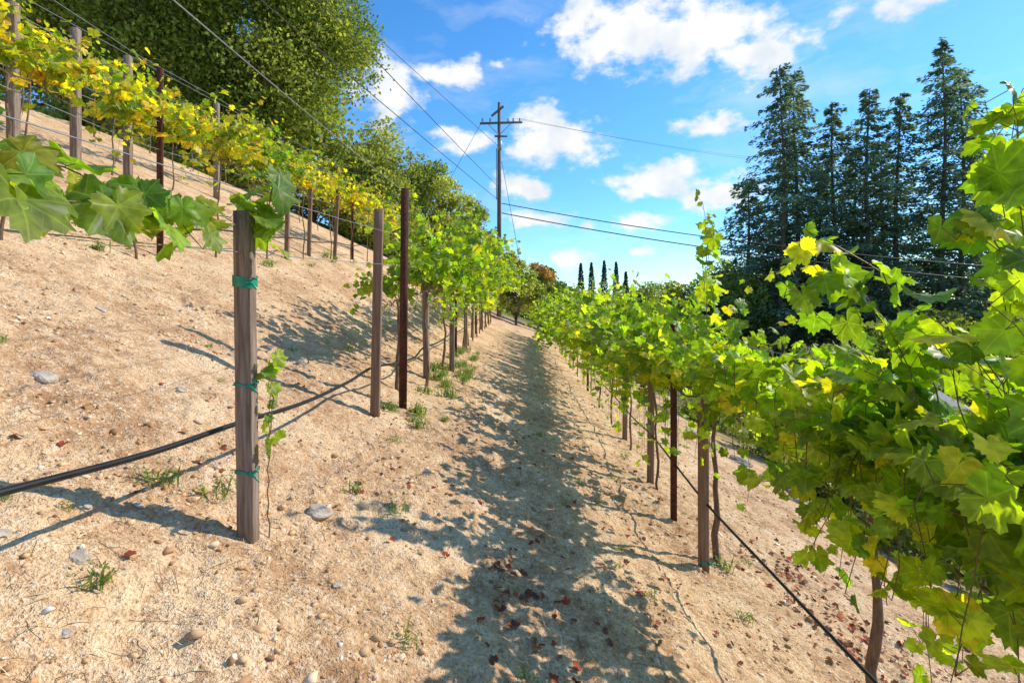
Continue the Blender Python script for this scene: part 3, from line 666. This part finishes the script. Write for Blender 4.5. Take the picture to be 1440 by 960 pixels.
# ------------------------------------------------------------------ utility pole
px,py=-1.0,40; pz=gz(px,py); PT=15.6
pole=empty('utility_pole',(px,py,pz),label='wooden utility pole with double crossarms and transformer',category='utility pole')
def part(name,mb,mat,par=pole,sm_=False,**k): return add(name,mb.mesh(name,mat,sm_),parent=par,**k)
Hh=PT-pz
mb=MB(); mb.tube([(0,0,-.5),(0,0,Hh*.5),(0,0,Hh)],[.19,.165,.12],k=12); part('shaft',mb,M_pole,sm_=True)
def zr(z): return z-pz
mb=MB(); mb.box((.15,-.2,zr(13.95)),(3.3,.11,.15),Matrix.Rotation(-.03,3,'Y')); part('crossarm',mb,M_pole)
mb=MB(); mb.box((-.15,.2,zr(15.0)),(.12,2.2,.14),Matrix.Rotation(.45,3,'Z')); part('crossarm',mb,M_pole)
mb=MB(); mb.box((.15,-.22,zr(12.9)),(1.0,.1,.12)); part('crossarm',mb,M_pole)
for s in (-1,1):
    mb=MB(); mb.tube([(s*.9,-.28,zr(13.86)),(0,-.2,zr(13.0))],.025,k=4); part('brace',mb,M_metal)
for xx in (-1.3,-.7,.7,1.1,1.6):
    mb=MB(); mb.tube([(xx,-.2,zr(14.03)),(xx,-.2,zr(14.1)),(xx,-.2,zr(14.16)),(xx,-.2,zr(14.24)),(xx,-.2,zr(14.32))],[.03,.08,.05,.08,.03],k=8); part('insulator',mb,M_ins)
mb=MB(); mb.tube([(.05,-.36,zr(11.8)),(.05,-.36,zr(11.85)),(.05,-.36,zr(12.5)),(.05,-.36,zr(12.58))],[.13,.16,.16,.07],k=14); part('transformer',mb,M_metal,sm_=True)
mb=MB(); mb.tube([(-.21,-.15,zr(8.)),(-.21,-.15,zr(12))],.035,k=6); part('conduit',mb,M_metal)
GC='overhead cables running from utility pole'
def cable(a,b,s,r=.03,label='black overhead cable running from utility pole'): wire(sag(a,b,s,32),r,'power_line',M_cable,label,'cable',GC,k=4)
cable((px,py-.2,7.9),(-13.4,-10,9.9),.2,.022)
cable((px,py-.2,8.9),(-8.4,-10,6.9),.1,.02)
cable((px+.1,py-.2,12.),(-30,-8,26),.4,.02)
cable((px+.2,py-.2,7.7),(33,31,1.9),.6,.032)
cable((px+.2,py-.2,6.95),(33,31,1.0),.55,.036)
cable((px+1.6,py-.2,14.3),(40,66,17.5),.5,.010)
cable((px+1.1,py-.2,14.3),(42,70,19),.5,.010)
cable((px-1.3,py,14.2),(-9,44,4),.0,.018,'steel guy wire running from utility pole')
cable((px+.2,py,11.),(1.6,40.5,gz(1.6,40.5)),.0,.018,'steel guy wire running from utility pole')

# ------------------------------------------------------------------ houses
def house(x,y,w,d,h,rh,rz,label):
    z=gz(x,y)-.3; e=empty('house',(x,y,z),label=label,category='house'); e.rotation_euler=(0,0,rz)
    mb=MB(); mb.box((0,0,h/2),(w,d,h))
    V_=[(-w/2,-d/2,h),(-w/2,d/2,h),(-w/2,0,h+rh*.93),(w/2,-d/2,h),(w/2,d/2,h),(w/2,0,h+rh*.93)]; mb.add(V_,[(0,2,1),(3,4,5)])
    part('wall',mb,M_wall,e)
    mb=MB(); ov=.5
    for s in (-1,1):
        L0=math.hypot(d/2+ov,rh*(d/2+ov)/(d/2)); a=math.atan2(rh,d/2)
        mb.box((0,s*(d/4+ov/2),h+rh*.5-rh*ov/d+.1),(w+2*ov,L0,.16),Matrix.Rotation(-s*a,3,'X'))
    rf=part('roof',mb,M_roof,e)
    mb=MB(); mb.box((w*.25,.6,h+rh+.2),(.7,.7,1.6)); part('chimney',mb,M_wall,rf)
    for k in range(4):
        xx=-w/2+w*(k+.7)/4.6
        if k==1:
            mb=MB(); mb.box((xx,-d/2-.03,1.15),(1,.06,2.1)); part('door',mb,M_door,e)
        else:
            mb=MB(); mb.box((xx,-d/2-.02,h*.55),(1.2,.06,1.2)); wn=part('window',mb,M_glass,e)
            mb=MB()
            for q in ((0,-.65,1.4,.1),(0,.65,1.4,.1),(-.65,0,.1,1.2),(.65,0,.1,1.2)): mb.box((xx+q[0],-d/2-.04,h*.55+q[1]),(q[2],.1,q[3]))
            part('frame',mb,M_wall,wn)
house(17,25,8,7,2.9,1.9,.5,'single-storey house with grey shingle roof below vineyard')
house(8.7,82,9,7,4.3,1.6,.2,'pale stucco house on far ridge among trees')

# ------------------------------------------------------------------ world
w=bpy.data.worlds.new("World"); scene.world=w; w.use_nodes=True; nt=w.node_tree; nt.nodes.clear(); L=nt.links.new
w.cycles.sampling_method='NONE'
sky=N(nt,'ShaderNodeTexSky'); sky.sky_type='NISHITA'; sky.sun_disc=False
sky.sun_elevation=rad(ELEV); sky.sun_rotation=rad(90-AZ); sky.air_density=1.0; sky.dust_density=.1; sky.ozone_density=3.0
hs=N(nt,'ShaderNodeHueSaturation',Saturation=1.27,Value=1.5); L(sky.outputs[0],hs.inputs['Color'])
tc=N(nt,'ShaderNodeTexCoord'); sp=N(nt,'ShaderNodeSeparateXYZ'); L(tc.outputs['Generated'],sp.inputs[0])
az=N(nt,'ShaderNodeMath',operation='ARCTAN2'); L(sp.outputs['X'],az.inputs[0]); L(sp.outputs['Y'],az.inputs[1])
el=N(nt,'ShaderNodeMath',operation='ARCSINE'); L(sp.outputs['Z'],el.inputs[0])
hr=N(nt,'ShaderNodeMapRange'); L(el.outputs[0],hr.inputs['Value']); hr.inputs['From Min'].default_value=0; hr.inputs['From Max'].default_value=.38; hr.inputs['To Min'].default_value=0; hr.inputs['To Max'].default_value=1
hcol=ramp(nt,[(0,(.60,.80,.98)),(.5,(.72,.92,1.05)),(1,(.92,1.03,1.08))]); L(hr.outputs[0],hcol.inputs['Fac'])
tn=N(nt,'ShaderNodeMixRGB',blend_type='MULTIPLY'); tn.inputs[0].default_value=1; L(hs.outputs[0],tn.inputs[1]); L(hcol.outputs[0],tn.inputs[2])
cb=N(nt,'ShaderNodeCombineXYZ'); L(az.outputs[0],cb.inputs[0]); L(el.outputs[0],cb.inputs[1])
wn=N(nt,'ShaderNodeTexNoise',Scale=9.,Detail=3,Roughness=.6); L(cb.outputs[0],wn.inputs['Vector'])
ws=N(nt,'ShaderNodeVectorMath',operation='SUBTRACT'); L(wn.outputs['Color'],ws.inputs[0]); ws.inputs[1].default_value=(.5,.5,.5)
wsc=N(nt,'ShaderNodeVectorMath',operation='MULTIPLY'); L(ws.outputs[0],wsc.inputs[0]); wsc.inputs[1].default_value=(.10,.05,0)
wa=N(nt,'ShaderNodeVectorMath',operation='ADD'); L(cb.outputs[0],wa.inputs[0]); L(wsc.outputs[0],wa.inputs[1])
CL=[(13,27.4,9,3.6,1.02),(20,26,7.5,3.4,1.02),(25.5,23.7,5,2.6,1),(7,29,4,2.6,.85),(4.5,17.4,6,2.6,1.05),(3.5,19.6,3.4,2,.9),(-4.8,17.6,4.6,1.5,.95),(-13.5,22,4,3.4,1),(-6,24,4.4,1.5,.95),(-1.5,24.5,2.5,.9,.6),(1,12.6,3.6,1.5,1.0),(15.5,13.1,5,2.0,1.0),(22.5,11,5,1.9,1.0),(21.4,18,4.8,1.5,.9),(14.4,8.6,2.6,1.1,1.0),(2.2,9.3,3.8,1.1,.95),(6.7,4.8,2.2,1.0,1.05),(8,8,1.6,.9,.95),(14,5.5,1.6,.7,.9),(44.5,10.3,3,2.4,.9),(39,25,12,2.2,.6),(110,22,24,8,1),(-100,20,24,7,1)]
acc=None
for (a,e_,rx,ry,wt) in CL:
    s=N(nt,'ShaderNodeVectorMath',operation='MULTIPLY_ADD'); L(wa.outputs[0],s.inputs[0]); s.inputs[1].default_value=(1/rad(rx),1/rad(ry),0); s.inputs[2].default_value=(-a/rx,-e_/ry,0)
    l=N(nt,'ShaderNodeVectorMath',operation='LENGTH'); L(s.outputs[0],l.inputs[0])
    f=N(nt,'ShaderNodeMath',operation='SUBTRACT'); f.inputs[0].default_value=wt; L(l.outputs['Value'],f.inputs[1])
    if acc is None: acc=f.outputs[0]
    else:
        mxn=N(nt,'ShaderNodeMath',operation='MAXIMUM'); L(acc,mxn.inputs[0]); L(f.outputs[0],mxn.inputs[1]); acc=mxn.outputs[0]
st=N(nt,'ShaderNodeVectorMath',operation='MULTIPLY'); L(cb.outputs[0],st.inputs[0]); st.inputs[1].default_value=(1,1.6,1)
fn=N(nt,'ShaderNodeTexNoise',Scale=17.,Detail=6,Roughness=.6); L(st.outputs[0],fn.inputs['Vector'])
fm=N(nt,'ShaderNodeMath',operation='MULTIPLY_ADD'); L(fn.outputs['Fac'],fm.inputs[0]); fm.inputs[1].default_value=2.4; fm.inputs[2].default_value=-1.12
ad=N(nt,'ShaderNodeMath',operation='ADD'); L(acc,ad.inputs[0]); L(fm.outputs[0],ad.inputs[1])
dn=N(nt,'ShaderNodeMapRange',interpolation_type='SMOOTHSTEP'); L(ad.outputs[0],dn.inputs['Value']); dn.inputs['From Min'].default_value=-.1; dn.inputs['From Max'].default_value=.68
wst=N(nt,'ShaderNodeVectorMath',operation='MULTIPLY'); L(wa.outputs[0],wst.inputs[0]); wst.inputs[1].default_value=(2.2,7,1)
w2=N(nt,'ShaderNodeTexNoise',Scale=1.3,Detail=5,Roughness=.6); L(wst.outputs[0],w2.inputs['Vector'])
wr=N(nt,'ShaderNodeMapRange'); L(w2.outputs['Fac'],wr.inputs['Value']); wr.inputs['From Min'].default_value=.5; wr.inputs['From Max'].default_value=.8; wr.inputs['To Max'].default_value=.5
mxw=N(nt,'ShaderNodeMath',operation='MAXIMUM'); L(dn.outputs[0],mxw.inputs[0]); L(wr.outputs[0],mxw.inputs[1])
cr_=ramp(nt,[(.38,(5.4,5.8,6.3)),(.55,(6.8,6.85,6.9))]); L(wn.outputs['Fac'],cr_.inputs['Fac'])
mc=N(nt,'ShaderNodeMixRGB'); L(mxw.outputs[0],mc.inputs[0]); L(tn.outputs[0],mc.inputs[1]); L(cr_.outputs[0],mc.inputs[2])
bg=N(nt,'ShaderNodeBackground',Strength=.15); L(mc.outputs[0],bg.inputs['Color'])
ow=N(nt,'ShaderNodeOutputWorld'); L(bg.outputs[0],ow.inputs['Surface'])
sl=bpy.data.lights.new('sun','SUN'); sl.energy=5; sl.angle=rad(.5); sl.color=(1,.93,.82)
so=bpy.data.objects.new('sun',sl); col.objects.link(so); so.rotation_euler=SUN.to_track_quat('Z','Y').to_euler()
cd=bpy.data.cameras.new('camera'); cam=bpy.data.objects.new('camera',cd); col.objects.link(cam)
cam.location=(0,0,0); cam.rotation_euler=(rad(90),0,0); cd.lens=18; cd.sensor_width=36; cd.shift_y=-.038; cd.clip_end=5000; cd.clip_start=.05
scene.camera=cam
scene.view_settings.view_transform='Standard'; scene.view_settings.look='None'; scene.view_settings.exposure=0
